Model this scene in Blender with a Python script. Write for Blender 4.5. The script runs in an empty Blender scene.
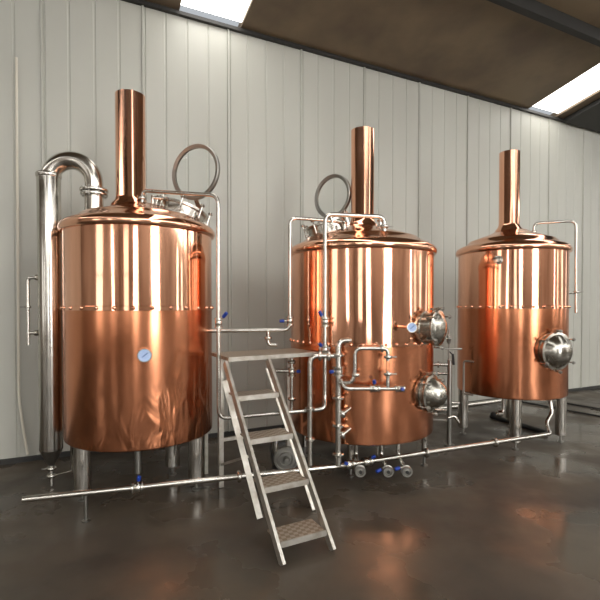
import bpy, math
from mathutils import Vector, Matrix
sc = bpy.context.scene
col = sc.collection
F = 450.0; CX = 300.0; HZ = 307.0; CH = 1.6
PI = math.pi

def P(x, y, Y):
    """point at depth Y (metres in front of the camera) measured from the photograph"""
    return Vector(((x-CX)/F*Y, Y, CH-(y-HZ)/F*Y))
def V(*a): return Vector(a)

# ------------------------------------------------------------------ materials
MATS = {}
def mat(name, base, metallic=0.0, rough=0.5, noise=None, bump=None, rough_noise=None, emit=None, strength=0, trans=0, ior=1.45, aniso=None, coat=0):
    m = bpy.data.materials.new(name); m.use_nodes = True
    nt = m.node_tree; b = nt.nodes['Principled BSDF']
    b.inputs['Base Color'].default_value = (*base, 1)
    b.inputs['Metallic'].default_value = metallic
    b.inputs['Roughness'].default_value = rough
    b.inputs['IOR'].default_value = ior
    if trans: b.inputs['Transmission Weight'].default_value = trans
    if coat: b.inputs['Coat Weight'].default_value = coat
    if emit:
        b.inputs['Emission Color'].default_value = (*emit, 1); b.inputs['Emission Strength'].default_value = strength
    tc = nt.nodes.new('ShaderNodeTexCoord')
    def tex(scale, detail, sc3):
        mp = nt.nodes.new('ShaderNodeMapping'); mp.inputs['Scale'].default_value = sc3
        nt.links.new(tc.outputs['Object'], mp.inputs['Vector'])
        n = nt.nodes.new('ShaderNodeTexNoise'); n.inputs['Scale'].default_value = scale; n.inputs['Detail'].default_value = detail
        nt.links.new(mp.outputs[0], n.inputs['Vector']); return n
    def ramp(n, p0, p1, c0, c1):
        r = nt.nodes.new('ShaderNodeValToRGB'); e = r.color_ramp.elements
        e[0].position = p0; e[1].position = p1; e[0].color = c0; e[1].color = c1
        nt.links.new(n.outputs['Fac'], r.inputs['Fac']); return r
    if noise:   # (scale, detail, stretch, other colour, p0, p1)
        s, d, st, c2, p0, p1 = noise
        r = ramp(tex(s, d, st), p0, p1, (*base, 1), (*c2, 1))
        nt.links.new(r.outputs['Color'], b.inputs['Base Color'])
    if rough_noise:
        s, d, st, r0, r1, p0, p1 = rough_noise
        r = ramp(tex(s, d, st), p0, p1, (r0, r0, r0, 1), (r1, r1, r1, 1))
        nt.links.new(r.outputs['Color'], b.inputs['Roughness'])
    if bump:
        s, d, st, amount, dist = bump
        bp = nt.nodes.new('ShaderNodeBump'); bp.inputs['Strength'].default_value = amount; bp.inputs['Distance'].default_value = dist
        nt.links.new(tex(s, d, st).outputs['Fac'], bp.inputs['Height'])
        nt.links.new(bp.outputs['Normal'], b.inputs['Normal'])
    MATS[name] = m
    return m

M_cop = mat('polished_copper', (.95, .54, .37), 1, .08, noise=(2.2, 3, (1, 1, .35), (.90, .46, .295), .35, .7),
            bump=(2.6, 1, (1, 1, .16), .45, .02), rough_noise=(3, 3, (1, 1, .5), .06, .15, .35, .75))
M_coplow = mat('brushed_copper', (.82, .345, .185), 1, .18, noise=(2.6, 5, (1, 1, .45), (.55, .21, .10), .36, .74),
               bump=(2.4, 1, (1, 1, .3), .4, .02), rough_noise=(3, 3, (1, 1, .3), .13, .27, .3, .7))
M_lid = mat('lid_copper', (.91, .50, .33), 1, .1, bump=(5, 2, (1, 1, 1), .25, .01), rough_noise=(6, 3, (1, 1, 1), .07, .2, .3, .7))
M_ss = mat('polished_stainless', (.55, .53, .485), 1, .2, rough_noise=(5, 2, (1, 1, 1), .15, .27, .3, .7))
M_pipe = mat('pipe_stainless', (.56, .545, .50), 1, .26)
M_dark = mat('dull_stainless', (.33, .325, .30), 1, .38, rough_noise=(10, 3, (1, 1, .3), .28, .5, .3, .7))
M_galv = mat('galvanised_steel', (.56, .54, .49), .75, .42, noise=(14, 4, (1, 1, 1), (.40, .36, .30), .4, .7))
M_blue = mat('blue_plastic', (.012, .045, .30), 0, .35)
M_black = mat('black_rubber', (.02, .02, .02), 0, .5)
M_door = mat('door_stainless', (.43, .42, .375), 1, .22, rough_noise=(5, 2, (1, 1, 1), .17, .3, .3, .7))
M_pump = mat('dark_motor_paint', (.05, .05, .048), .2, .4)
M_dial = mat('dial_face', (.42, .56, .84), 0, .4)
M_white = mat('dial_marks', (.9, .92, .95), 0, .4)
M_glass = mat('clear_glass', (.95, .97, .97), 0, .02, trans=1, ior=1.1)
M_sight = mat('sight_glass', (.95, .97, .97), 0, .02, trans=1, ior=1.12)
M_gapshade = mat('gap_shade', (.03, .03, .028), 0, .6)
M_roof = mat('brown_roof_lining', (.23, .175, .11), .0, .6, noise=(1.5, 4, (1, 1, 1), (.15, .11, .075), .4, .7))
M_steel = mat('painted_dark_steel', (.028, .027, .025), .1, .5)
M_wallf = mat('far_wall_paint', (.52, .46, .40), .0, .5, noise=(.35, 3, (1, 1, 1), (.32, .265, .22), .4, .62))

# floor: damp dark concrete
M_floor = mat('damp_concrete', (.088, .070, .050), 0, .3, noise=(1.3, 9, (1, 1, .1), (.042, .035, .027), .36, .66),
              bump=(7, 6, (1, 1, 1), .10, .01), rough_noise=(1.2, 7, (1, 1, 1), .12, .55, .38, .58))
# diamond plate treads
def tread_mat():
    m = mat('chequer_plate', (.42, .36, .29), .6, .42)
    nt = m.node_tree; b = nt.nodes['Principled BSDF']
    tc = nt.nodes.new('ShaderNodeTexCoord'); mp = nt.nodes.new('ShaderNodeMapping'); mp.inputs['Rotation'].default_value = (0, 0, R(75))
    mp.inputs['Scale'].default_value = (34, 34, 34)
    nt.links.new(tc.outputs['Object'], mp.inputs['Vector'])
    ck = nt.nodes.new('ShaderNodeTexChecker'); ck.inputs['Scale'].default_value = 1
    ck.inputs['Color1'].default_value = (.47, .40, .32, 1); ck.inputs['Color2'].default_value = (.30, .235, .17, 1)
    nt.links.new(mp.outputs[0], ck.inputs['Vector']); nt.links.new(ck.outputs['Color'], b.inputs['Base Color'])
    bp = nt.nodes.new('ShaderNodeBump'); bp.inputs['Strength'].default_value = .5; bp.inputs['Distance'].default_value = .003
    nt.links.new(ck.outputs['Fac'], bp.inputs['Height']); nt.links.new(bp.outputs['Normal'], b.inputs['Normal'])
    return m
R = math.radians
M_tread = tread_mat()
M_wall = mat('wall_cladding', (.50, .505, .455), .0, .42, noise=(.7, 6, (1, 1, .35), (.43, .43, .385), .35, .7), rough_noise=(3, 4, (1, 1, .3), .32, .5, .3, .7))
M_addglow = mat('added_roof_glow', (.9, .9, .9), 0, .5, emit=(1, .98, .95), strength=2.6)
M_cond = mat('conduit_paint', (.66, .63, .54), 0, .5)
M_sky = mat('skylight_glow', (.9, .9, .9), 0, .5, emit=(1, .97, .92), strength=5.0)
M_win = mat('window_glow', (.9, .9, .9), 0, .5, emit=(1, .98, .95), strength=10.0)
M_win2 = mat('dull_window_glow', (.9, .9, .9), 0, .5, emit=(1, .97, .92), strength=1.9)
M_win3 = mat('medium_window_glow', (.9, .9, .9), 0, .5, emit=(1, .98, .95), strength=5.5)

# ------------------------------------------------------------------ mesh builder
def frame_of(d):
    d = d.normalized(); a = Vector((0, 0, 1)) if abs(d.z) < .9 else Vector((1, 0, 0))
    u = a.cross(d).normalized(); return u, d.cross(u).normalized()
class MB:
    def __init__(s): s.v = []; s.f = []; s.m = []; s.mats = []
    def mi(s, m):
        if m not in s.mats: s.mats.append(m)
        return s.mats.index(m)
    def add(s, vs, fs, m):
        o = len(s.v); s.v += [Vector(x) for x in vs]; k = s.mi(m)
        for f in fs: s.f.append([i+o for i in f]); s.m.append(k)
        return s
    def box(s, c, size, m, rot=0, ax=None):
        """ax: three axis vectors; otherwise rotated about z"""
        c = Vector(c)
        if ax is None: ax = (V(math.cos(rot), math.sin(rot), 0), V(-math.sin(rot), math.cos(rot), 0), V(0, 0, 1))
        vs = []
        for i in (-1, 1):
            for j in (-1, 1):
                for k in (-1, 1): vs.append(c+ax[0]*i*size[0]/2+ax[1]*j*size[1]/2+ax[2]*k*size[2]/2)
        return s.add(vs, [(0,1,3,2),(4,6,7,5),(0,4,5,1),(2,3,7,6),(0,2,6,4),(1,5,7,3)], m)
    def bar(s, a, b, w, t, m, side):
        """rectangular bar from a to b; w along side, t across"""
        a = Vector(a); b = Vector(b); d = (b-a); L = d.length; d.normalize()
        side = (side-d*side.dot(d)).normalized(); n = d.cross(side)
        return s.box((a+b)/2, (w, t, L), m, ax=(side, n, d))
    def lathe(s, prof, m, base=(0,0,0), axis=(0,0,1), n=32, arc=None, close=True):
        """prof: list of (radius, height)"""
        base = Vector(base); ax = Vector(axis).normalized(); u, w = frame_of(ax)
        if abs(ax.z) > .999: u, w = V(1,0,0), V(0,1,0)*(1 if ax.z > 0 else -1)
        vs = []; fs = []; k = len(prof)
        for i in range(n):
            a = 2*PI*i/n; d = u*math.cos(a)+w*math.sin(a)
            for r, h in prof: vs.append(base+d*r+ax*h)
        for i in range(n):
            j = (i+1) % n
            for q in range(k-1): fs.append((i*k+q, j*k+q, j*k+q+1, i*k+q+1))
        if close:
            if prof[0][0] > 1e-6: fs.append([i*k for i in range(n)][::-1])
            if prof[-1][0] > 1e-6: fs.append([i*k+k-1 for i in range(n)])
        return s.add(vs, fs, m)
    def cyl(s, a, b, r, m, n=20, r2=None, bev=0):
        a = Vector(a); b = Vector(b); L = (b-a).length; r2 = r if r2 is None else r2
        pr = [(r, 0), (r2, L)] if not bev else [(r-bev, 0), (r, bev), (r2, L-bev), (r2-bev, L)]
        return s.lathe(pr, m, a, b-a, n)
    def tube(s, pts, r, m, bend=.05, n=12, hollow=False):
        pts = [Vector(p) for p in pts]; out = [pts[0]]
        for i in range(1, len(pts)-1):
            p = pts[i]; a = pts[i-1]-p; b = pts[i+1]-p
            k = min(bend, a.length*.49, b.length*.49)
            s0 = p+a.normalized()*k; s1 = p+b.normalized()*k
            for t in (0, .17, .34, .5, .66, .83, 1):
                out.append(s0*(1-t)**2+p*2*t*(1-t)+s1*t*t)
        out.append(pts[-1])
        q = [out[0]]
        for p in out[1:]:
            if (p-q[-1]).length > 1e-5: q.append(p)
        T = []
        for i in range(len(q)):
            t = (q[min(i+1, len(q)-1)]-q[max(i-1, 0)]).normalized(); T.append(t)
        u, w = frame_of(T[0]); vs = []
        for i, p in enumerate(q):
            if i: u = (u-T[i]*u.dot(T[i])).normalized(); 
            w = T[i].cross(u)
            for k in range(n):
                a = 2*PI*k/n; vs.append(p+u*math.cos(a)*r+w*math.sin(a)*r)
        fs = []
        for i in range(len(q)-1):
            for k in range(n):
                l = (k+1) % n; fs.append((i*n+k, i*n+l, (i+1)*n+l, (i+1)*n+k))
        fs.append(list(range(n))[::-1]); fs.append([(len(q)-1)*n+k for k in range(n)])
        return s.add(vs, fs, m)
    def torus(s, c, axis, R0, r, m, n=48, k=12):
        c = Vector(c); ax = Vector(axis).normalized(); u, w = frame_of(ax); vs = []; fs = []
        for i in range(n):
            a = 2*PI*i/n; d = u*math.cos(a)+w*math.sin(a)
            for j in range(k):
                b = 2*PI*j/k; vs.append(c+d*(R0+r*math.cos(b))+ax*r*math.sin(b))
        for i in range(n):
            for j in range(k):
                fs.append((i*k+j, ((i+1)%n)*k+j, ((i+1)%n)*k+(j+1)%k, i*k+(j+1)%k))
        return s.add(vs, fs, m)
    def ball(s, c, r, m, n=12, sz=1):
        pr = [(max(1e-7, r*math.sin(PI*i/8)), -r*sz*math.cos(PI*i/8)) for i in range(9)]
        return s.lathe(pr, m, c, (0,0,1), n, close=False)
    def build(s, name, parent=None, label=None, smooth=True, wloc=None):
        loc = wloc if wloc is not None else (root_loc(parent) if parent else Vector((0,0,0)))
        me = bpy.data.meshes.new(name); me.from_pydata([v-loc for v in s.v], [], s.f); 
        for m in s.mats: me.materials.append(m)
        for p, k in zip(me.polygons, s.m): p.material_index = k; p.use_smooth = smooth
        me.validate(); me.update()
        if smooth: me.set_sharp_from_angle(angle=R(38))
        o = bpy.data.objects.new(name, me); col.objects.link(o)
        if parent: o.parent = parent; o['__loc'] = tuple(loc)
        else: o.location = loc; o['__loc'] = tuple(loc)
        if label: o['label'] = label
        return o
def root_loc(o): return Vector(o['__loc'])
def thing(name, label, cat, loc, group=None):
    o = bpy.data.objects.new(name, None); col.objects.link(o); o.empty_display_size = .1
    o.location = loc; o['__loc'] = tuple(loc); o['label'] = label; o['category'] = cat
    if group: o['group'] = group
    return o
def tag(o, label, cat, group=None):
    o['label'] = label; o['category'] = cat
    if group: o['group'] = group
    return o
def struct(name, mb, smooth=False):
    o = mb.build(name, smooth=smooth); o['kind'] = 'structure'; return o

# ------------------------------------------------------------------ the hall
WA = math.atan(.484)                      # the back wall runs at this angle to the picture
U = V(math.cos(WA), math.sin(WA), 0); N = V(math.sin(WA), -math.cos(WA), 0)
B0 = V(0, 6.03, 0)
def H(u, d, z): return B0+U*u+N*d+V(0, 0, z)
U0, U1, D1, EAVE, SL = -12.0, 20.0, 14.0, 5.0, .17
fl = MB(); fl.add([H(U0-.2, -.2, 0), H(U1+.2, -.2, 0), H(U1+.2, D1+.2, 0), H(U0-.2, D1+.2, 0), H(U0-.2, -.2, -.15), H(U1+.2, -.2, -.15), H(U1+.2, D1+.2, -.15), H(U0-.2, D1+.2, -.15)],
                  [(0,1,2,3),(7,6,5,4),(0,4,5,1),(1,5,6,2),(2,6,7,3),(3,7,4,0)], M_floor)
struct('floor', fl)
# back wall: pressed sheets with shallow vertical grooves, a deeper seam every metre
wb = MB(); prof = []
u = U0
k = 0
while u < U1:
    prof += [(u, 0)]
    if k % 4 == 0: prof += [(u+.006, .022), (u+.024, .022), (u+.03, 0), (u+.036, -.012), (u+.044, -.012), (u+.05, 0)]
    else: prof += [(u+.008, -.007), (u+.022, -.007), (u+.03, 0)]
    u += .25; k += 1
prof += [(U1, 0)]
vs = []
for z in (0, EAVE+.05):
    for (uu, dd) in prof: vs.append(H(uu, dd, z))
n = len(prof)
vs += [H(U0, -.15, 0), H(U1, -.15, 0), H(U0, -.15, EAVE+.05), H(U1, -.15, EAVE+.05)]
wb.add(vs, [(i, i+1, n+i+1, n+i) for i in range(n-1)]+[(2*n, 2*n+2, 2*n+3, 2*n+1), (0, n, 2*n+2, 2*n), (n-1, 2*n+1, 2*n+3, 2*n-1)], M_wall)
struct('wall_back', wb)
bb = MB(); bb.box(H(4, .02, .025), (32, .03, .05), M_gapshade, WA); struct('shadow_gap_back', bb)  # dark strip standing in for the shadow gap at the wall foot
tr = MB(); tr.box(H(4, .025, EAVE+.03), (32, .05, .04), M_steel, WA); struct('trim_1', tr)
# front wall behind the camera with bright windows and an open door bay; side walls
wn = 0
def wall_with_openings(name, a, b, hgt, ops, m, inward, zb=0):
    """a,b ends; ops = (s0,s1,z0,z1,glass)"""
    global wn
    d = (b-a).normalized(); L = (b-a).length; ops = sorted(ops); mb = MB(); ang = math.atan2(d.y, d.x)
    def seg(s0, s1, z0, z1):
        if s1-s0 > .01 and z1-z0 > .01: mb.box(a+d*(s0+s1)/2-inward*.1+V(0, 0, (z0+z1)/2), (s1-s0, .2, z1-z0), m, ang)
    s = 0
    for s0, s1, z0, z1, gl in ops:
        seg(s, s0, zb, hgt); seg(s0, s1, zb, z0); seg(s0, s1, z1, hgt); s = s1
    seg(s, L, zb, hgt); struct(name, mb)
    for s0, s1, z0, z1, gl in ops:
        wn += 1; w = MB(); w.box(a+d*(s0+s1)/2-inward*.08+V(0, 0, (z0+z1)/2), (s1-s0, .02, z1-z0), gl, ang)
        r = struct('window_%d' % wn, w)
        fr = MB(); nb = max(1, int((s1-s0)/2.7))
        for i in range(nb+1): fr.box(a+d*(s0+(s1-s0)*i/nb)-inward*.04+V(0, 0, (z0+z1)/2), (.06, .06, z1-z0), M_steel, ang)
        for zz in (z0+.03, (z0+z1)/2, z1-.03): fr.box(a+d*(s0+s1)/2-inward*.045+V(0, 0, zz), (s1-s0, .05, .05), M_steel, ang)
        fr.build('window_frame', r, smooth=False)
RH = EAVE+SL*D1+.3
wall_with_openings('wall_front', H(U0, D1, 0), H(U1, D1, 0), 5.1,
    [(2.2, 4.2, 1.0, 4.6, M_win2), (5.9, 7.5, .4, 4.4, M_win3), (11.9, 14.4, .1, 4.9, M_win), (24.6, 25.3, 1.0, 4.6, M_win), (28.6, 30.6, 1.0, 4.4, M_win2)], M_wallf, -N)
wall_with_openings('wall_front', H(U0, D1, 0), H(U1, D1, 0), RH,
    [(1.0+k*6.1, 6.6+k*6.1, 5.25, 7.3, M_win3) for k in range(5)], M_wallf, -N, 5.1)
wall_with_openings('wall_left', H(U0, 0, 0), H(U0, D1, 0), RH, [(4.6, 6.6, .8, 4.2, M_win2), (10.0, 11.2, 1.0, 4.4, M_win3)], M_wallf, U)
wall_with_openings('wall_right', H(U1, 0, 0), H(U1, D1, 0), 5.1, [(3.0, 4.0, 1.0, 4.2, M_win2), (9.0, 10.6, .8, 4.6, M_win2)], M_wallf, -U)
wall_with_openings('wall_right', H(U1, 0, 0), H(U1, D1, 0), RH, [(4.5, 8.5, 5.2, 6.1, M_win3), (9.2, 13.4, 5.3, 6.9, M_win3)], M_wallf, -U, 5.1)
# roof rising away from the back wall, with translucent strips
def roofpt(u, d, t=0): return H(u, d, EAVE+SL*d+t)
strips = [(4.42+6*k-6*2, 5.17+6*k-6*2) for k in range(0, 5)]
rb = MB(); s = U0-.2
def slab(mb, u0, u1, d0, d1, t0, t1, m):
    mb.add([roofpt(u0,d0,t0), roofpt(u1,d0,t0), roofpt(u1,d1,t0), roofpt(u0,d1,t0), roofpt(u0,d0,t1), roofpt(u1,d0,t1), roofpt(u1,d1,t1), roofpt(u0,d1,t1)],
           [(3,2,1,0),(4,5,6,7),(0,1,5,4),(1,2,6,5),(2,3,7,6),(3,0,4,7)], m)
for (a, b) in strips:
    slab(rb, s, a, -.2, D1+.2, .06, .16, M_roof); s = b
slab(rb, s, U1+.2, -.2, D1+.2, .06, .16, M_roof)
struct('ceiling', rb)
for (a, b) in strips:
    wn += 1; w = MB(); slab(w, a, b, .06, D1-.2, .10, .12, M_sky); struct('window_%d' % wn, w)
wn += 1; w = MB(); slab(w, -4, U1-.5, 9.3, 13.8, .035, .05, M_addglow); struct('window_%d' % wn, w)  # glowing sheet added under the unseen roof to widen the stack reflections
tn = 1
for d in (1.6, 3.4, 5.2, 7.0, 8.8, 10.6, 12.4):
    tn += 1; t = MB(); slab(t, U0, U1, d, d+.08, -.10, .055, M_steel); struct('trim_%d' % tn, t)
for uu in (5.36, -5.6, 12.3):           # rafters; the widest slab is a dark sheet standing in for unlit roof
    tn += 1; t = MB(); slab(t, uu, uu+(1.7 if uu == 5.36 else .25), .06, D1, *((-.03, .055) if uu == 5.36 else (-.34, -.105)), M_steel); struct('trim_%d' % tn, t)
# bent cable trunking on the left of the back wall
t = MB(); t.tube([P(19, 60, 4.57), P(18, 400, 4.57), P(22, 430, 4.55), P(26, 455, 4.56)], .013, M_cond, .1, 8)
tag(t.build('wall_conduit', smooth=True), 'thin pale conduit running down the wall left of the steel column, kinked at its foot', 'conduit')

# ------------------------------------------------------------------ small fittings
def clamp(parent, p, axis, r, wing=None):
    """tri-clamp ferrule joint around a pipe"""
    a = Vector(axis).normalized(); mb = MB()
    mb.lathe([(r*.9, -.016), (r*1.75, -.014), (r*2.05, -.006), (r*2.05, .006), (r*1.75, .014), (r*.9, .016)], M_pipe, Vector(p), a, 18)
    if wing is not None:
        w = Vector(wing).normalized(); q = Vector(p)+w*r*1.6
        mb.cyl(q-w*.004, q+w*.035, .005, M_dark, 8); mb.box(q+w*.036, (.022, .008, .012), M_dark)
    return mb.build('clamp', parent)
def valve(parent, p, axis, r, hdir, L=.09, name='valve'):
    """butterfly valve: stainless body across the pipe, lever with a blue grip"""
    a = Vector(axis).normalized(); h = Vector(hdir).normalized(); p = Vector(p); mb = MB()
    mb.lathe([(r*.9, -.042), (r*2.0, -.040), (r*2.0, -.028), (r*1.4, -.025), (r*1.75, -.014), (r*1.75, .014), (r*1.4, .025), (r*2.0, .028), (r*2.0, .040), (r*.9, .042)], M_pipe, p, a, 18)
    v = mb.build(name, parent)
    hb = MB(); q = p+h*r*1.1
    hb.cyl(q, p+h*(r*1.1+L*.5), .0065, M_pipe, 8)
    hb.cyl(p+h*(r*1.1+L*.45), p+h*(r*1.1+L), .0155, M_blue, 10, bev=.004)
    hb.build('handle', v, 'steel lever with a blue grip')
    return v
def gauge(parent, p, nrm, r, stem=.04, name='thermometer'):
    n = Vector(nrm).normalized(); p = Vector(p); mb = MB()
    mb.cyl(p-n*.01, p+n*stem, r*.3, M_pipe, 12)
    q = p+n*stem
    mb.lathe([(r*.5, -.004), (r*.98, 0), (r, .006), (r, .022), (r*.96, .026), (r*.86, .026), (r*.85, .020)], M_pipe, q, n, 28)
    g = mb.build(name, parent, 'round steel cased gauge with a pale blue dial')
    d = MB(); d.lathe([(1e-6, .0205), (r*.85, .0205)], M_dial, q, n, 28, close=False)
    u, w = frame_of(n)
    for i in range(10):
        a = R(-225+i*30); dd = u*math.cos(a)+w*math.sin(a)
        d.box(q+n*.0212+dd*r*.68, (r*.2, r*.05, .0008), M_white, ax=(dd, n.cross(dd), n))
    d.build('dial', g, 'pale blue dial face')
    nd = MB(); a = R(40); dd = u*math.cos(a)+w*math.sin(a)
    nd.box(q+n*.023+dd*r*.12, (r*1.0, r*.1, .001), M_blue, ax=(dd, n.cross(dd), n)); nd.build('needle', g)
    return g
def crumpled():
    m = M_coplow.copy(); m.name = 'crumpled_copper'; nt = m.node_tree; L = nt.links
    bp = [n for n in nt.nodes if n.type == 'BUMP'][0]; src = bp.inputs['Height'].links[0].from_socket
    tc = nt.nodes.new('ShaderNodeTexCoord'); mp = nt.nodes.new('ShaderNodeMapping'); mp.inputs['Rotation'].default_value = (0, R(35), R(20)); mp.inputs['Scale'].default_value = (7, 7, 2.2)
    L.new(tc.outputs['Object'], mp.inputs['Vector'])
    n = nt.nodes.new('ShaderNodeTexNoise'); n.inputs['Scale'].default_value = 1; n.inputs['Detail'].default_value = 2; n.inputs['Distortion'].default_value = .8; L.new(mp.outputs[0], n.inputs['Vector'])
    sx = nt.nodes.new('ShaderNodeSeparateXYZ'); L.new(tc.outputs['Object'], sx.inputs[0])
    # the creases sit along the foot and climb at the right hand side
    ad = nt.nodes.new('ShaderNodeMath'); ad.operation = 'MULTIPLY_ADD'; ad.inputs[1].default_value = -.75; L.new(sx.outputs['X'], ad.inputs[0]); L.new(sx.outputs['Z'], ad.inputs[2])
    mr = nt.nodes.new('ShaderNodeMapRange'); mr.inputs['From Min'].default_value = .78; mr.inputs['From Max'].default_value = .40; mr.inputs['To Min'].default_value = 0; mr.inputs['To Max'].default_value = 4.5
    L.new(ad.outputs[0], mr.inputs['Value'])
    sb = nt.nodes.new('ShaderNodeMath'); sb.operation = 'SUBTRACT'; sb.inputs[1].default_value = .5; L.new(n.outputs['Fac'], sb.inputs[0])
    mu = nt.nodes.new('ShaderNodeMath'); mu.operation = 'MULTIPLY_ADD'; L.new(sb.outputs[0], mu.inputs[0]); L.new(mr.outputs[0], mu.inputs[1]); L.new(src, mu.inputs[2])
    L.new(mu.outputs[0], bp.inputs['Height']); return m
M_crump = crumpled()
class Tank:
    def __init__(s, c, Rr, zb, zs, zt, apex, chim_r, chim_top, label, group=None):
        s.c = Vector((c[0], c[1], 0)); s.R = Rr; s.zb, s.zs, s.zt, s.apex = zb, zs, zt, apex
        s.root = thing('brewing_tank', label, 'tank', s.c.copy())
        s.chim_r, s.chim_top = chim_r, chim_top
    def hit(s, px, py):
        """where the line of sight through (px, py) meets the shell; point and outward normal"""
        dx = (px-CX)/F; a = dx*dx+1; b = -2*(dx*s.c.x+s.c.y); cc = s.c.x**2+s.c.y**2-s.R**2
        disc = max(0, b*b-4*a*cc); Y = (-b-math.sqrt(disc))/(2*a)
        p = P(px, py, Y); n = (V(p.x, p.y, 0)-s.c).normalized(); return p, n
    def lidz(s, r):
        k = s.lid_prof
        for (r0, z0), (r1, z1) in zip(k, k[1:]):
            if r1 <= r <= r0: return z0+(z1-z0)*(r0-r)/(r0-r1+1e-9)
        return k[-1][1]
    def shell(s, nriv, chim_off=(0, 0), rows=True):
        c, Rr = s.c, s.R
        up = MB(); up.lathe([(Rr, s.zs), (Rr, s.zt)], M_cop, c, n=96, close=False); up.build('upper_shell', s.root, 'polished mirror bright copper upper shell')
        lo = MB(); prof = [(Rr*.25, s.zb-.02), (Rr*.9, s.zb), (Rr-.012, s.zb), (Rr-.002, s.zb+.008), (Rr, s.zb+.02)]
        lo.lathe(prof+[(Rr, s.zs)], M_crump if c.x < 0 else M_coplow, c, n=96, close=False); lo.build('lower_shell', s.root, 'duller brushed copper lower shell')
        sm = MB(); sm.lathe([(Rr, s.zs-.022), (Rr+.004, s.zs-.02), (Rr+.004, s.zs+.014), (Rr, s.zs+.016)], M_cop, c, n=96, close=False); sm.build('seam_band', s.root)
        for i in range(nriv):
            a = 2*PI*i/nriv+.03; d = V(math.cos(a), math.sin(a), 0); q = c+d*(Rr+.003)+V(0, 0, s.zs)
            rv = MB(); rv.lathe([(.016, 0), (.015, .006), (.010, .012), (1e-6, .015)], M_cop, q, d, 10, close=False); rv.build('rivet', s.root)
        zt = s.zt; A = s.apex-zt; cr = s.chim_r
        s.lid_prof = [(Rr-.03, zt+.075), (Rr-.09, zt+.097), (Rr*.80, zt+.06+A*.27), (Rr*.785, zt+.06+A*.30), (Rr*.6, zt+A*.66), (Rr*.4, zt+A*.82), (cr+.06, zt+A*.96)]
        ld = MB(); full = [(Rr-.01, zt-.028), (Rr+.010, zt-.028), (Rr+.021, zt-.022), (Rr+.029, zt-.008), (Rr+.031, zt+.010), (Rr+.027, zt+.028), (Rr+.012, zt+.050), (Rr-.03, zt+.075)]+s.lid_prof[1:]+[(cr+.02, zt+A*.99)]
        ld.lathe(full, M_lid, c, n=96, close=False); ld.build('lid', s.root, 'low domed copper lid with a rolled rim')
        cc = c+V(chim_off[0], chim_off[1], 0)
        ch = MB(); z0 = zt+A*.88
        ch.lathe([(cr+.05, z0), (cr+.04, z0+A*.12), (cr+.014, z0+A*.22), (cr, z0+A*.36), (cr, s.chim_top), (cr-.012, s.chim_top), (cr-.012, z0+A*.5)], M_cop, cc, n=48, close=False)
        ch.build('vent_stack', s.root, 'tall polished copper vent stack')
    def legs(s, pts, r, gap=.08):
        for (x, y) in pts:
            b = V(x, y, 0); m = MB(); m.cyl(b+V(0,0,gap), b+V(0,0,s.zb+.002), r, M_ss, 24, bev=.006)
            l = m.build('leg', s.root)
            f = MB(); f.lathe([(.036, .001), (.036, .010), (.014, .018), (.014, gap)], M_dark, b, n=16); f.build('foot', l)
    def hatch(s, cx, cy, r, hoop_c, hoop_r, hoop_n):
        """collar with clamp bolts on the lid; the glass cover stands open on a hinge"""
        rad = (V(cx, cy, 0)-s.c); rr = rad.length; od = rad.normalized(); z = s.lidz(rr)
        ax = (V(0, 0, 1)+od*.33).normalized(); base = V(cx, cy, z)
        m = MB(); m.lathe([(r-.02, -.05), (r, -.05), (r, .07), (r+.025, .075), (r+.025, .095), (r-.02, .095), (r-.02, -.05)], M_ss, base, ax, 48, close=False)
        h = m.build('hatch_collar', s.root, 'stainless hatch collar ringed with clamp bolts')
        u, w = frame_of(ax)
        for i in range(8):
            a = 2*PI*i/8+.2; d = u*math.cos(a)+w*math.sin(a); q = base+d*(r+.035)+ax*.02
            b = MB(); b.cyl(q-ax*.015, q+ax*.105, .007, M_ss, 8); b.lathe([(.02, 0), (.024, .01), (.02, .02), (.008, .026)], M_ss, q+ax*.1, ax, 10); b.box(q+ax*.0-d*.015, (.03, .03, .02), M_ss, ax=(d, ax.cross(d), ax))
            b.build('clamp_bolt', h)
        hc = Vector(hoop_c); hn = Vector(hoop_n).normalized()
        m = MB(); m.lathe([(hoop_r-.036, -.012), (hoop_r-.006, -.022), (hoop_r, -.016), (hoop_r, .016), (hoop_r-.006, .022), (hoop_r-.036, .012), (hoop_r-.036, -.012)], M_dark, hc, hn, 56, close=False)
        bot = hc-V(0, 0, hoop_r); tgt = base+ax*.085+(V(bot.x, bot.y, 0)-V(cx, cy, 0)).normalized()*(r+.01)
        cv = m.build('hatch_cover', s.root, 'round cover ring with clear glass, standing open')
        m = MB(); m.bar(bot+V(0, 0, .02), tgt, .05, .012, M_ss, hn.cross(V(0, 0, 1))); m.build('hinge', cv)
        g = MB(); g.lathe([(1e-6, -.002), (hoop_r-.035, -.002), (hoop_r-.035, .002), (1e-6, .002)], M_glass, hc, hn, 56, close=False); g.build('glass_pane', cv)
    def manway(s, px, py, ang, r, depth, dome=.09, label=None):
        """round side manway: neck, flange ring, domed door, hinge and swing bolts. ang = outward azimuth"""
        d = V(math.cos(ang), math.sin(ang), 0)
        Yb = (s.c+d*s.R).y; zc = CH-(py-HZ)/F*(s.c+d*(s.R+depth*.5)).y
        b = s.c+d*s.R+V(0, 0, zc)
        m = MB(); m.lathe([(r+.012, -.09), (r+.012, .004), (r, .008), (r*.97, depth-.02), (r+.018, depth-.018), (r+.018, depth)], M_door, b, d, 40, close=False)
        mw = m.build('manway', s.root, label)
        dr = MB(); q = b+d*depth
        dr.lathe([(r+.02, .002), (r+.022, .016), (r*.98, .022), (r*.85, .022+dome*.35), (r*.6, .022+dome*.75), (r*.3, .022+dome*.95), (1e-6, .022+dome)], M_door, q, d, 40, close=False)
        dr.build('door', mw, 'polished domed steel door')
        side = d.cross(V(0, 0, 1)).normalized()
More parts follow.
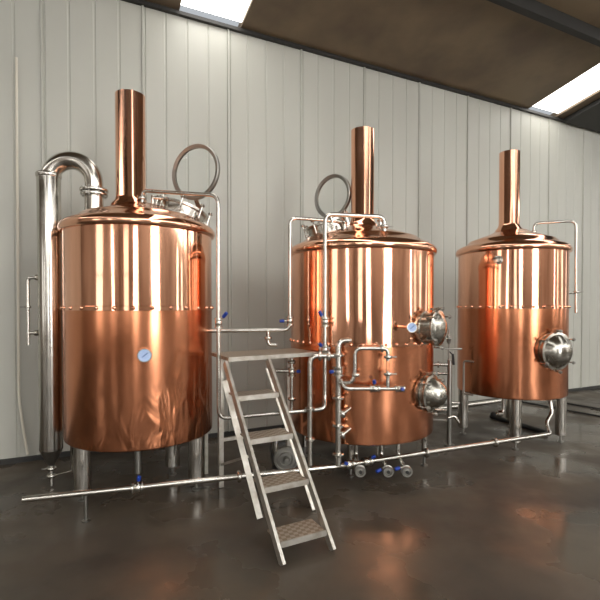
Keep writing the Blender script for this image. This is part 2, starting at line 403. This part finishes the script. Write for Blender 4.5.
        for a in (35, 90, 145, 215, 270, 325):
            e = side*math.cos(R(a))+V(0, 0, 1)*math.sin(R(a))
            bm = MB(); k = b+e*(r+.035); bm.cyl(k+d*(depth-.05), k+d*(depth+.05), .007, M_pipe, 8)
            bm.lathe([(.018, 0), (.02, .008), (.012, .024)], M_dark, k+d*(depth+.045), d, 10)
            bm.box(b+e*(r+.02)+d*(depth-.03), (.04, .016, .02), M_pipe, ax=(e, d.cross(e), d)); bm.build('swing_bolt', mw)
        hm = MB(); hm.bar(b+d*(depth+.02)-side*(r*.2)+V(0,0,r+.04), b+d*(depth+.02)+side*(r*.2)+V(0,0,r+.04), .02, .02, M_pipe, V(0, 0, 1))
        hm.cyl(b+d*(depth*.4)+V(0,0,r+.03), b+d*(depth+.05)+V(0,0,r+.03), .01, M_pipe, 8); hm.build('hinge_arm', mw)
        return mw

# ------------------------------------------------------------------ tank one (left, nearest)
T1 = Tank((-1.443, 4.083), .632, .475, 1.592, 2.262, 2.52, .128, 3.50,
          'nearest copper brewing tank at left with gooseneck pipe and small gauge on its lower shell')
T1.shell(28, (-.085, 0))
T1.legs([(-1.80, 3.70), (-.91, 3.92), (-1.215, 4.27), (-2.04, 4.12)], .068, .085)
T1.hatch(-1.13, 4.27, .215, (-1.02, 4.42, CH+134*4.42/F), .272, (-.42, -1, .04))
p, nn = T1.hit(144, 355); gauge(T1.root, p, nn, .055, .02)
m = MB(); m.tube([P(137, 440, 3.9), P(137, 474, 3.9)], .028, M_dark, n=14); m.build('drain_spout', T1.root)
m = MB(); q = V(-1.32, 4.05, T1.lidz(.14)); m.tube([q-V(0,0,.02), q+V(0,0,.09)], .014, M_pipe); m.tube([q+V(-.0,0,.07), q+V(.09,.02,.07)], .016, M_pipe); m.lathe([(.03,0),(.03,.01)], M_ss, q+V(.06,.015,.07), (1,.2,0), 14); m.build('lid_nozzle', T1.root)

# vapour condenser column left of tank one
Cc = V(-2.211, 3.98, 0)
cd = thing('vapour_condenser', 'tall slim stainless column left of the nearest tank, joined to its lid by a gooseneck', 'column', Cc.copy())
m = MB(); m.lathe([(.094, .335), (.096, .345), (.096, 2.735), (.094, 2.745)], M_ss, Cc, n=40, close=False); m.build('column_body', cd)
m = MB(); m.lathe([(.024, .19), (.03, .20), (.095, .336)], M_dark, Cc, n=36, close=False); m.build('bottom_cone', cd)
m = MB(); m.lathe([(.079, 2.735), (.1, 2.737), (.104, 2.745), (.104, 2.765), (.098, 2.775), (.079, 2.776)], M_ss, Cc, n=36, close=False); m.build('collar', cd)
pts = [Cc+V(0, 0, 2.70)]
Lx = V(-1.83, 4.02, 0)
mid = (Cc+Lx)/2; hv = (Lx-Cc)/2
for i in range(0, 17):
    a = PI-PI*i/16; pts.append(V(mid.x, mid.y, 2.70)+hv*(-math.cos(PI-a)) + V(0, 0, hv.length*1.02*math.sin(a)))
pts.append(Lx+V(0, 0, 2.63))
m = MB(); m.tube(pts, .077, M_ss, bend=.02, n=24); m.build('gooseneck', cd)
for i, (z, r) in enumerate(((2.635, .118), (2.60, .112))):
    m = MB(); m.lathe([(.075, -.012), (r, -.011), (r+.003, 0), (r, .011), (.075, .012)], M_ss, Lx+V(0, 0, z), n=32); m.build('flange', cd)
for k in range(8):
    a = k*PI/4; q = Lx+V(math.cos(a)*.1, math.sin(a)*.1, 2.58); m = MB(); m.cyl(q, q+V(0,0,.085), .008, M_dark, 8); m.build('flange_bolt', cd)
m = MB(); m.lathe([(.085, T1.lidz(.38)-.03), (.08, 2.5), (.078, 2.60)], M_ss, Lx, n=32, close=False); m.build('neck_stub', cd)
m = MB(); m.tube([Cc+V(0,0,.20), Cc+V(0,0,.012)], .02, M_pipe); m.build('drain_tube', cd)
clamp(cd, Cc+V(0,0,.165), (0,0,1), .02, V(-1,-.3,0)); clamp(cd, Cc+V(0,0,.10), (0,0,1), .02)
m = MB(); m.cyl(Cc+V(.02,0,.10), V(-1.99, 3.90, .17), .006, M_pipe, 8); m.build('support_rod', cd)
m = MB(); Yt = 3.93
m.tube([V(Cc.x-.09, Yt+.02, CH+29.5*Yt/F), P(28, 277.5, Yt), P(28, 345, Yt)], .0155, M_pipe, .06); st = m.build('level_tube', cd)
m = MB(); m.tube([P(28, 333, Yt), V(Cc.x-.085, Yt+.03, CH-26*Yt/F)], .014, M_pipe); m.build('branch', st)
for q, ax in ((P(37, 277.5, Yt), (1,0,0)), (P(36, 333, Yt), (1,0,0)), (P(28, 307, Yt), (0,0,1))):
    mb = MB(); r = .0155; mb.lathe([(r*.9, -.012), (r*1.6, -.009), (r*1.8, 0), (r*1.6, .009), (r*.9, .012)], M_pipe, q, ax, 16)
    if ax[2]: mb.cyl(q+V(-.02,0,0), q+V(-.07,0,0), .005, M_dark, 8)
    mb.build('clamp', st)

# ------------------------------------------------------------------ tank two (middle)
T2 = Tank((.626, 4.63), .72, .385, 1.268, 2.142, 2.43, .118, 3.40,
          'middle copper brewing tank with two steel manways and a glass hatch cover standing open')
T2.shell(44, (.015, 0))
T2.legs([(.48, 4.24), (1.255, 4.52), (.86, 5.2), (.05, 4.80)], .03, .10)
T2.hatch(.285, 4.56, .20, (.345, 4.80, CH+110*4.80/F), .232, (-.85, -1, .03))
T2.manway(432, 328, R(-42), .142, .11, .05, 'upper steel manway with a flat door')
T2.manway(433, 393, R(-42), .150, .05, .13, 'lower steel manway with a bulging door')
p, nn = T2.hit(402, 327)
m = MB(); m.tube([p-nn*.02, p+nn*.09, p+nn*.12+V(.02,0,0)], .012, M_cop, .03); m.build('gauge_pocket', T2.root)
gauge(T2.root, p+nn*.10+V(.02, 0, 0), V(-.1, -1, .05), .044, .03)
for (x, y, dx) in ((.80, 4.50, .05), (.42, 4.30, -.04)):
    q = V(x, y, T2.lidz((V(x,y,0)-T2.c).length)); m = MB(); m.cyl(q-V(0,0,.02), q+V(0,0,.06), .016, M_ss, 12); m.lathe([(.03, .045), (.034, .055), (.03, .065)], M_ss, q, n=16); m.build('lid_nozzle', T2.root)

# ------------------------------------------------------------------ tank three (right, farthest)
T3 = Tank((2.585, 5.52), .615, .575, 1.602, 2.262, 2.54, .117, 3.48,
          'farthest copper brewing tank at right with one domed round manway low on its side')
T3.shell(34, (-.03, 0))
T3.legs([(2.42, 5.03), (3.09, 5.31), (2.06, 5.66), (2.82, 6.0)], .062, .085)
T3.manway(557, 351, R(-73), .185, .06, .11, 'steel manway with a polished domed door')
p, nn = T3.hit(498, 260); m = MB(); m.lathe([(.05, 0), (.05, .012), (.036, .014), (.034, .05), (.02, .052)], M_ss, p, nn, 20); m.build('spray_port', T3.root)
Yk = 5.32
m = MB(); a0 = P(465, 361, Yk); a1 = P(465, 394, Yk); tc_ = lambda z, k=.62: V(T3.c.x-.56, T3.c.y-.28, z)
m.tube([tc_(a0.z), V(a0.x-.01, Yk, a0.z), V(a1.x-.01, Yk, a1.z), tc_(a1.z)], .012, M_dark, .03); m.build('level_tube', T3.root)
m = MB(); q = P(449, 349, 5.35); m.tube([P(462, 349, 5.35), P(445, 349, 5.35)], .011, M_dark); m.tube([P(449, 329, 5.35), P(449, 362, 5.35)], .010, M_dark)
m.lathe([(.012, -.06), (.026, -.03), (.026, .03), (.012, .06)], M_dark, P(449, 339, 5.35), n=12)
sv = m.build('sampling_tap', T3.root)
m = MB(); m.cyl(P(453, 354, 5.35), P(454, 365, 5.35), .014, M_black, 10); m.tube([P(449, 351, 5.35), P(453, 355, 5.35)], .008, M_black); m.build('handle', sv, 'black lever')
m = MB(); m.tube([P(504, 398, 5.45), P(504, 413, 5.45), P(494, 415, 5.40)], .022, M_ss, .05); ov = m.build('outlet_pipe', T3.root)
m = MB(); q = P(494, 415, 5.38); m.ball(q, .035, M_black); m.build('knob', ov, 'black knob')
m = MB(); m.lathe([(.02, -.03), (.04, -.025), (.04, .025), (.02, .03)], M_ss, P(500, 414, 5.42), (1, .2, 0), 16); m.build('valve_body', ov)

# ------------------------------------------------------------------ pipework
def pipe(label, pts, r, bend=.07, m=None, name='pipe', cat='pipe'):
    pts = [Vector(p) for p in pts]
    lo = min(pts, key=lambda p: p.z)
    t = thing(name, label, cat, V(lo.x, lo.y, lo.z))
    b = MB(); b.tube(pts, r, m or M_pipe, bend, 14); b.build('tube', t)
    return t
def branch(t, pts, r, bend=.04, name='branch', m=None):
    b = MB(); b.tube(pts, r, m or M_pipe, bend, 12); return b.build(name, t)

# spray line of tank one
Ys = 3.74
sp1 = pipe('long steel pipe from the nearest tank lid over its rim and down its right side',
     [V(-1.39, 3.98, T1.lidz(.14)-.02), V(-1.39, 3.98, 2.625), P(218.5, 196, Ys), P(218.5, 419, Ys), P(309, 411, 3.88)], 0.0170, .075)
valve(sp1, P(218.5, 323, Ys), (0,0,1), 0.0170, V(.075, -.03, .09), .10)
clamp(sp1, P(236, 417.5, Ys+.03), (1, .1, 0), 0.0170, V(0,0,1)); clamp(sp1, V(-1.39, 3.98, 2.56), (0,0,1), 0.0170)
# transfer line between tank one and tank two
tl = pipe('steel pipe from behind the nearest tank across and up to the middle tank lid',
     [P(206, 331, 4.16), P(290, 330, 4.20), P(290, 218, 4.20), P(345, 222, 4.40), V(P(345, 222, 4.40).x, 4.40, 2.28)], 0.0170, .075)
valve(tl, P(290, 321, 4.20), (0,0,1), 0.0170, V(-1, -.2, 0), .08)
branch(tl, [P(268, 331, 4.19), P(268, 345, 4.19), P(277, 345, 4.19)], .017); clamp(tl, P(268, 338, 4.19), (0,0,1), 0.0170, V(-1,0,0))
# spray line of tank two
Yd = 3.96
sp2 = pipe('steel pipe from the middle tank lid down its left face to the loop',
     [V(.766, 4.10, 2.22), V(.766, 4.10, 2.42), P(325, 214.4, Yd), P(325, 399, Yd), P(325, 409, Yd-.06), P(310, 411, 3.90)], .019, .075)
valve(sp2, P(325, 322, Yd), (0,0,1), .019, V(-.06, -.02, .11), .09)
valve(sp2, P(325, 350, Yd), (0,0,1), .019, V(-.6, -.3, .7), .06)
clamp(sp2, V(.766, 4.10, 2.33), (0,0,1), .019, V(1,0,0))
# main pipe low across the floor
HM = .213
main = pipe('long low steel pipe running across the floor in front of the middle tank',
     [V(-2.0, 3.22, HM), V(-.868, 3.55, HM), V(.334, 3.90, HM), V(1.235, 4.275, HM), V(2.74, 4.90, HM), P(547, 424, 5.0), P(553, 413, 5.06), P(550, 398, 5.12)], .023, .04)
valve(main, V(-1.25, 3.44, HM), (1, .29, 0), .023, V(.2, -.2, 1), .07)
valve(main, V(.43, 3.94, HM), (1, .4, 0), .023, V(-.3, -.6, .3), .06)
valve(main, V(.60, 4.01, HM), (1, .4, 0), .023, V(.6, -.1, .5), .07)
for (x, y) in ((-.5, 3.657), (1.2, 4.26), (2.0, 4.592)):
    clamp(main, V(x, y, HM), (1, .4, 0), .023)
for (x, y) in ((-1.6, 3.336), (-.30, 3.715)):
    m = MB(); m.cyl(V(x, y, HM-.02), V(x, y, .002), .011, M_dark, 10); m.lathe([(.03, .001), (.03, .008), (.012, .014)], M_dark, V(x, y, 0), n=14); m.build('support_foot', main)
# manifold post in front of tank two
Ym = 3.88
def Pm(x, y, Y=Ym): return P(x, y, Y)
ps, ns = T2.hit(350, 339)
mf = pipe('upright steel manifold pipe at the left front of the middle tank, its top hooked inward',
     [V(Pm(338.5,400).x, Ym, HM+.01), Pm(338.5, 341), V(ps.x, ps.y+.01, Pm(338,341).z)], .0255, .06, name='manifold')
valve(mf, Pm(338.5, 371), (0,0,1), .0255, V(-.75, -.6, 0), .07)
for y in (355, 398, 426, 455): clamp(mf, Pm(338.5, y), (0,0,1), .0255)
for y in (413, 434):
    a = Pm(338.5, y+3); p2, n2 = T2.hit(350, y-3)
    branch(mf, [a, a+V(.04, 0, .02), V(p2.x, p2.y+.01, a.z+.05)], .02, .03)
    clamp(mf, a+V(.035, .005, .015), (1, .1, .5), .02)
# overflow loop: left shoulder and tall drop to the main pipe
lp = pipe('square-shouldered steel pipe loop between the platform and the manifold',
     [Pm(338, 356, 3.88), Pm(310, 356, 3.84), V(Pm(310,400,3.84).x, 3.84, HM+.03)], .0215, .075)
for x in (320, 329): clamp(lp, Pm(x, 356, 3.86), (1, 0, 0), .0215, V(0, -.1, 1))
clamp(lp, Pm(310, 409, 3.84), (0,0,1), .0215); clamp(lp, Pm(310, 440, 3.84), (0,0,1), .0215)
# s-bend with sight glass
Yg = 3.80
sb = pipe('swan-shaped steel pipe on the middle tank face ending above a short sight glass',
     [Pm(338.5, 383, 3.84), Pm(352, 383, Yg), Pm(355, 374, Yg), Pm(355, 348.5, Yg), Pm(388, 348.5, Yg), Pm(388, 361, Yg)], 0.0170, .06)
clamp(sb, Pm(356, 375, Yg), (0,0,1), 0.0170); clamp(sb, Pm(388, 357, Yg), (0,0,1), 0.0170, V(1,0,0)); clamp(sb, Pm(382, 348.5, Yg), (1,0,0), 0.0170)
m = MB(); m.tube([Pm(388, 361, Yg), Pm(388, 371.5, Yg)], .015, M_sight, n=16); m.build('sight_glass', sb, 'clear glass tube')
lh = pipe('short level steel pipe with two blue-handled valves under the sight glass',
     [Pm(341, 380, 3.84), Pm(345, 389, Yg), Pm(400, 389, Yg)], 0.0170, .04)
branch(lh, [Pm(388, 389, Yg), Pm(388, 371.5, Yg)], .0165); clamp(lh, Pm(388, 374, Yg), (0,0,1), .0175, V(1,0,0))
valve(lh, Pm(375, 389, Yg), (1,0,0), 0.0170, V(-.1, -.2, 1), .06); valve(lh, Pm(400, 389, Yg), (1,0,0), 0.0170, V(.2, -1, .15), .05)
# pump outlet behind the stairs
ph = pipe('upright steel pipe behind the stair treads, beside the pump',
     [P(291.7, 358, 4.12), P(291.7, 408, 4.12)], .019)
branch(ph, [P(276, 371, 4.12), P(291.7, 371, 4.12)], .016)
valve(ph, P(291.7, 372, 4.12), (0,0,1), .019, V(1, -.2, .1), .06)
for y in (362, 399): clamp(ph, P(291.7, y, 4.12), (0,0,1), .019)
branch(ph, [P(291.7, 407, 4.12), P(292, 411, 4.12), P(292, 412, 3.88)], .017)
# three capped drain valves under tank two
for (px, py, hd, lab) in ((361, 471, None, 'leftmost capped round drain valve under the middle tank, without a blue lever'),
                      (389, 472, V(-.11, -.06, -.03), 'middle capped round drain valve under the middle tank, lever pointing down left'),
                      (408, 467, V(-.11, -.05, -.01), 'rightmost capped round drain valve under the middle tank, lever pointing level left')):
    Y = 3.86; q = P(px, py, Y); q.z = min(q.z, .175)
    t = thing('drain_valve', lab, 'valve', V(q.x, q.y, q.z), 'drain valves under the middle tank')
    b = MB(); b.tube([q+V(0, .02, -.0), q+V(.01, .40, -.0), V(q.x+.01, Y+.40, T2.zb+.01)], .02, M_pipe, .06); b.build('tube', t)
    b = MB(); b.lathe([(1e-6, -.004), (.010, -.006), (.012, .006), (.026, .008), (.030, -.004), (.044, -.004), (.048, .006), (.040, .016), (.040, .030), (.048, .034), (.048, .044), (.022, .048)], M_dark, q, (0, 1, 0), 24, close=False); b.build('cap', t)
    b = MB(); b.cyl(q+V(0,-.012,0), q+V(0,.006,0), .014, M_black, 8); b.build('nut', t, 'dark centre nut')
    if hd is not None:
        b = MB(); s0 = q+V(0, .06, .03); e = s0+hd*.95
        b.cyl(s0-hd*.1, s0+hd*.6, .008, M_pipe, 8); b.cyl(s0+hd*.55, e, .016, M_blue, 10, bev=.004); b.build('handle', t, 'steel lever with a blue grip')
# thin drip rods
for (px, y1, lab) in ((378, 459, 'thin steel rod under the middle tank, left of two'), (398, 456, 'thin steel rod under the middle tank, right of two')):
    Y = 4.12; m = MB(); a = P(px, y1, Y); m.cyl(a, V(a.x, Y, T2.zb+.01), .008, M_pipe, 8)
    tag(m.build('drip_tube', wloc=a), lab, 'tube')

# pipe stand between tank two and tank three
Yp = 5.18
ps_ = thing('pipe_stand', 'dull steel post with side pipes between the middle and farthest tanks', 'stand', V(P(450, 446, Yp).x, Yp, 0))
xb = P(450, 446, Yp).x
m = MB(); m.tube([V(xb, Yp, .012), V(xb, Yp, .99)], .028, M_dark, n=14); m.build('post', ps_)
m = MB(); m.lathe([(.06, .001), (.06, .012), (.03, .014)], M_dark, V(xb, Yp, 0), n=18); m.build('base_plate', ps_)
for (py, r, l) in ((365, .022, .40), (374, .017, .36), (404, .014, .5), (411, .018, .34), (421, .014, .45)):
    z = P(450, py, Yp).z; m = MB(); m.tube([V(xb+.02, Yp, z), V(xb-l, Yp+.12, z)], r, M_dark if r < .016 else M_pipe); m.build('side_pipe', ps_)
    if r > .016:
        m = MB(); m.lathe([(r, -.012), (r*1.7, -.01), (r*1.7, .01), (r, .012)], M_pipe, V(xb-.12, Yp+.036, z), (-1, .3, 0), 16); m.build('clamp', ps_)
m = MB(); z = P(456, 403, Yp).z; m.tube([V(xb, Yp, z+.0), V(xb+.11, Yp-.02, z)], .013, M_pipe); m.build('side_pipe', ps_)
m = MB(); z = P(456, 418, Yp).z; m.tube([V(xb-.02, Yp-.02, z), V(xb+.05, Yp-.02, z+.03), V(xb+.10, Yp-.02, z-.05)], .018, M_pipe); m.build('outlet', ps_)

# spray line of tank three
Yj = 5.45
z3 = 2.64
sp3 = pipe('thin steel pipe hooked over the right rim of the farthest tank',
     [V(2.90, 5.60, T3.lidz(.31)-.02), V(2.90, 5.60, z3), V(P(575, 221, Yj).x, Yj, z3), V(P(576, 313, Yj).x, Yj, P(576, 313, Yj).z)], 0.0170, .075)
branch(sp3, [P(576, 293, Yj), V(3.215, Yj+.03, P(576, 293, Yj).z)], .012)
clamp(sp3, P(576, 292, Yj), (0,0,1), 0.0170, V(1, -.2, 0)); clamp(sp3, V(2.90, 5.60, 2.53), (0,0,1), 0.0170)

# pipe on the floor along the back wall, and two cables
wp = MB(); wp.tube([H(1.2, .32, .09), H(3.5, .32, .09)], .035, M_pipe, n=12)
tag(wp.build('wall_pipe', wloc=H(1.2, .32, 0)), 'steel pipe lying near the wall behind the farthest tank legs', 'pipe')
for (x0, y0, x1, y1, lab) in ((522, 402, 640, 424, 'dark cable on the floor behind the farthest tank, the nearer of two'), (556, 401.5, 640, 416, 'dark cable on the floor behind the farthest tank, the farther of two')):
    def fp(x, y): Y = F*(CH-.014)/(y-HZ); return V((x-CX)/F*Y, Y, .014)
    a, b = fp(x0, y0), fp(x1, y1); m = MB(); m.tube([a, a*.5+b*.5+V(.02, -.03, 0), b], .013, M_black, .8, 8)
    tag(m.build('cable', wloc=V(a.x, a.y, 0)), lab, 'cable')

m = MB(); m.tube([V(2.75, 6.45, .031), V(2.87, 6.15, .031), V(3.08, 5.60, .031)], .03, M_black, .3)
tag(m.build('hose', wloc=V(2.75, 6.45, 0)), 'thick black hose lying on the floor under the farthest tank', 'hose')
# pump under the platform
q = P(286, 460, 4.28); q.z = .15
pm = thing('pump', 'round-faced steel pump with dark motor on the floor behind the stairs', 'pump', V(q.x, q.y, 0))
b = MB(); b.lathe([(1e-6, -.08), (.022, -.078), (.032, -.05), (.034, -.02), (.058, -.018), (.060, -.04), (.070, -.04), (.072, -.012), (.098, -.010), (.10, -.028), (.116, -.028), (.12, .02), (.115, .05), (.05, .055)], M_dark, q, V(-.1, 1, 0), 36, close=False); b.build('pump_head', pm, 'stepped stainless pump head')
b = MB(); b.lathe([(.12, .05), (.147, .07), (.147, .34), (.12, .37), (1e-6, .38)], M_pump, q, V(-.1, 1, 0), 32, close=True); b.build('motor', pm, 'dark painted motor body')
b = MB(); b.box(q+V(-.03, .18, -.135), (.22, .36, .03), M_pump); b.build('base', pm, 'dark base plate')
b = MB(); b.tube([q+V(-.10, .02, -.06), q+V(-.10, .02, .20)], .024, M_ss); b.build('outlet', pm)

# ------------------------------------------------------------------ steps and platform
a28 = R(28); su = V(math.cos(a28), math.sin(a28), 0); sv_ = V(math.sin(a28), -math.cos(a28), 0)
HP = 1.20; p0 = V(-.41, 3.60, 0)
FL = V(-.565, 3.545, 0); FR = V(.165, 3.985, 0); BL = V(-.785, 3.955, 0); BR = V(-.065, 4.39, 0)
st = thing('step_platform', 'grey metal steps with chequered treads leading up to the platform between the tanks', 'steps', V(p0.x, p0.y, 0)+sv_*.4)
b = MB(); q = [FL, FR, BR, BL]
b.add([v+V(0,0,HP-.028) for v in q]+[v+V(0,0,HP) for v in q], [(3,2,1,0),(4,5,6,7),(0,1,5,4),(1,2,6,5),(2,3,7,6),(3,0,4,7)], M_tread); b.build('platform_deck', st, 'worn chequered deck plate', smooth=False)
b = MB(); b.bar(FL+V(0,0,HP-.014)-(FR-FL).normalized()*.0+V(.0,-.006,0), FR+V(0,-.006,HP-.014), .034, .012, M_galv, V(0,0,1)); b.build('deck_edge', st, smooth=False)
SW = .365
ss = V(math.sin(R(32)), -math.cos(R(32)), 0); p0 = V(-.435, 3.62, 0)
def stair_c(k): return p0+ss*.215*k+V(0, 0, HP-.27*k)
for k in (1, 2, 3, 4):
    c = stair_c(k); b = MB(); b.box(c+V(0,0,-.006)-ss*.085, (SW-.03, .19, .012), M_tread, a28); tr_ = b.build('tread', st, 'chequered tread plate', smooth=False)
    b = MB(); b.box(c+V(0,0,-.016)+ss*.012, (SW-.03, .008, .038), M_galv, a28); b.build('nosing', tr_, smooth=False)
slope = (ss*.215+V(0,0,-.27)).normalized()
for sgn in (-1, 1):
    off = su*sgn*(SW/2)
    top = p0+off+V(0,0,HP-.035)+ss*.02; k = (HP-.04)/.27; bot = p0+off+ss*.215*k+V(0,0,.005)
    b = MB(); b.bar(top, bot, .055, .022, M_galv, ss+V(0,0,.6)); b.build('stringer', st, smooth=False)
# rear braces parallel to the stringers
for (x0, y0, x1, y1, Ya, Yb) in ((224.5, 381, 252, 490, 3.62, 3.42), (268, 368, 303, 474, 3.86, 3.60)):
    a = P(x0, y0, Ya); c = P(x1, y1, Yb); dd = (c-a).normalized(); e = a+dd*((a.z-.006)/-dd.z)
    b = MB(); b.bar(a, e, .045, .02, M_galv, V(1, .2, 0)); b.build('brace', st, smooth=False)
for (v, w) in ((BL+(BR-BL)*.10, .042), (BR+(BL-BR)*.08, .042)):
    v = v+V(.01, -.03, 0)
    b = MB(); b.box(V(v.x, v.y, (HP-.03)/2+.003), (w, w, HP-.034), M_galv, a28); b.build('post', st, smooth=False)
b = MB(); b.bar(BL+(BR-BL)*.1+V(.01,-.03,.42), BR+(BL-BR)*.08+V(.01,-.03,.42), .03, .02, M_galv, V(0,0,1)); b.build('crossbar', st, smooth=False)
b = MB(); b.bar(BL+(BR-BL)*.1+V(.01,-.03,.20), P(248, 457, 3.5), .02, .015, M_galv, V(0,0,1)); b.build('crossbar', st, smooth=False)

# a drop rail behind tank one, right side
m = MB(); m.box(V(P(205.5,440,4.3).x, 4.3, .31), (.032, .032, .62), M_galv, a28)
tag(m.build('rail_post', wloc=V(P(205.5,440,4.3).x, 4.3, 0), smooth=False), 'short square steel post behind the right leg of the nearest tank', 'post')

# ------------------------------------------------------------------ world, camera, view
w = bpy.data.worlds.new('world'); sc.world = w; w.use_nodes = True
w.node_tree.nodes['Background'].inputs[0].default_value = (.8, .85, .9, 1); w.node_tree.nodes['Background'].inputs[1].default_value = .6
cam = bpy.data.cameras.new('camera'); co = bpy.data.objects.new('camera', cam); col.objects.link(co); sc.camera = co
PITCH = 1.0
cam.sensor_width = 36; cam.lens = 27; cam.clip_start = .05; cam.clip_end = 200
cam.shift_y = (7+F*math.tan(R(PITCH)))/600
co.location = (0, 0, CH); co.rotation_euler = (R(90-PITCH), 0, 0)
for o in list(bpy.data.objects):
    if '__loc' in o: del o['__loc']
vs_ = sc.view_settings; vs_.view_transform = 'Standard'; vs_.look = 'None'; vs_.gamma = 1; vs_.use_curve_mapping = False; vs_.exposure = 0.0
sc.cycles.use_denoising = True
sc.cycles.max_bounces = 10; sc.cycles.glossy_bounces = 6; sc.cycles.diffuse_bounces = 4; sc.cycles.transmission_bounces = 8
sc.cycles.sample_clamp_indirect = 8
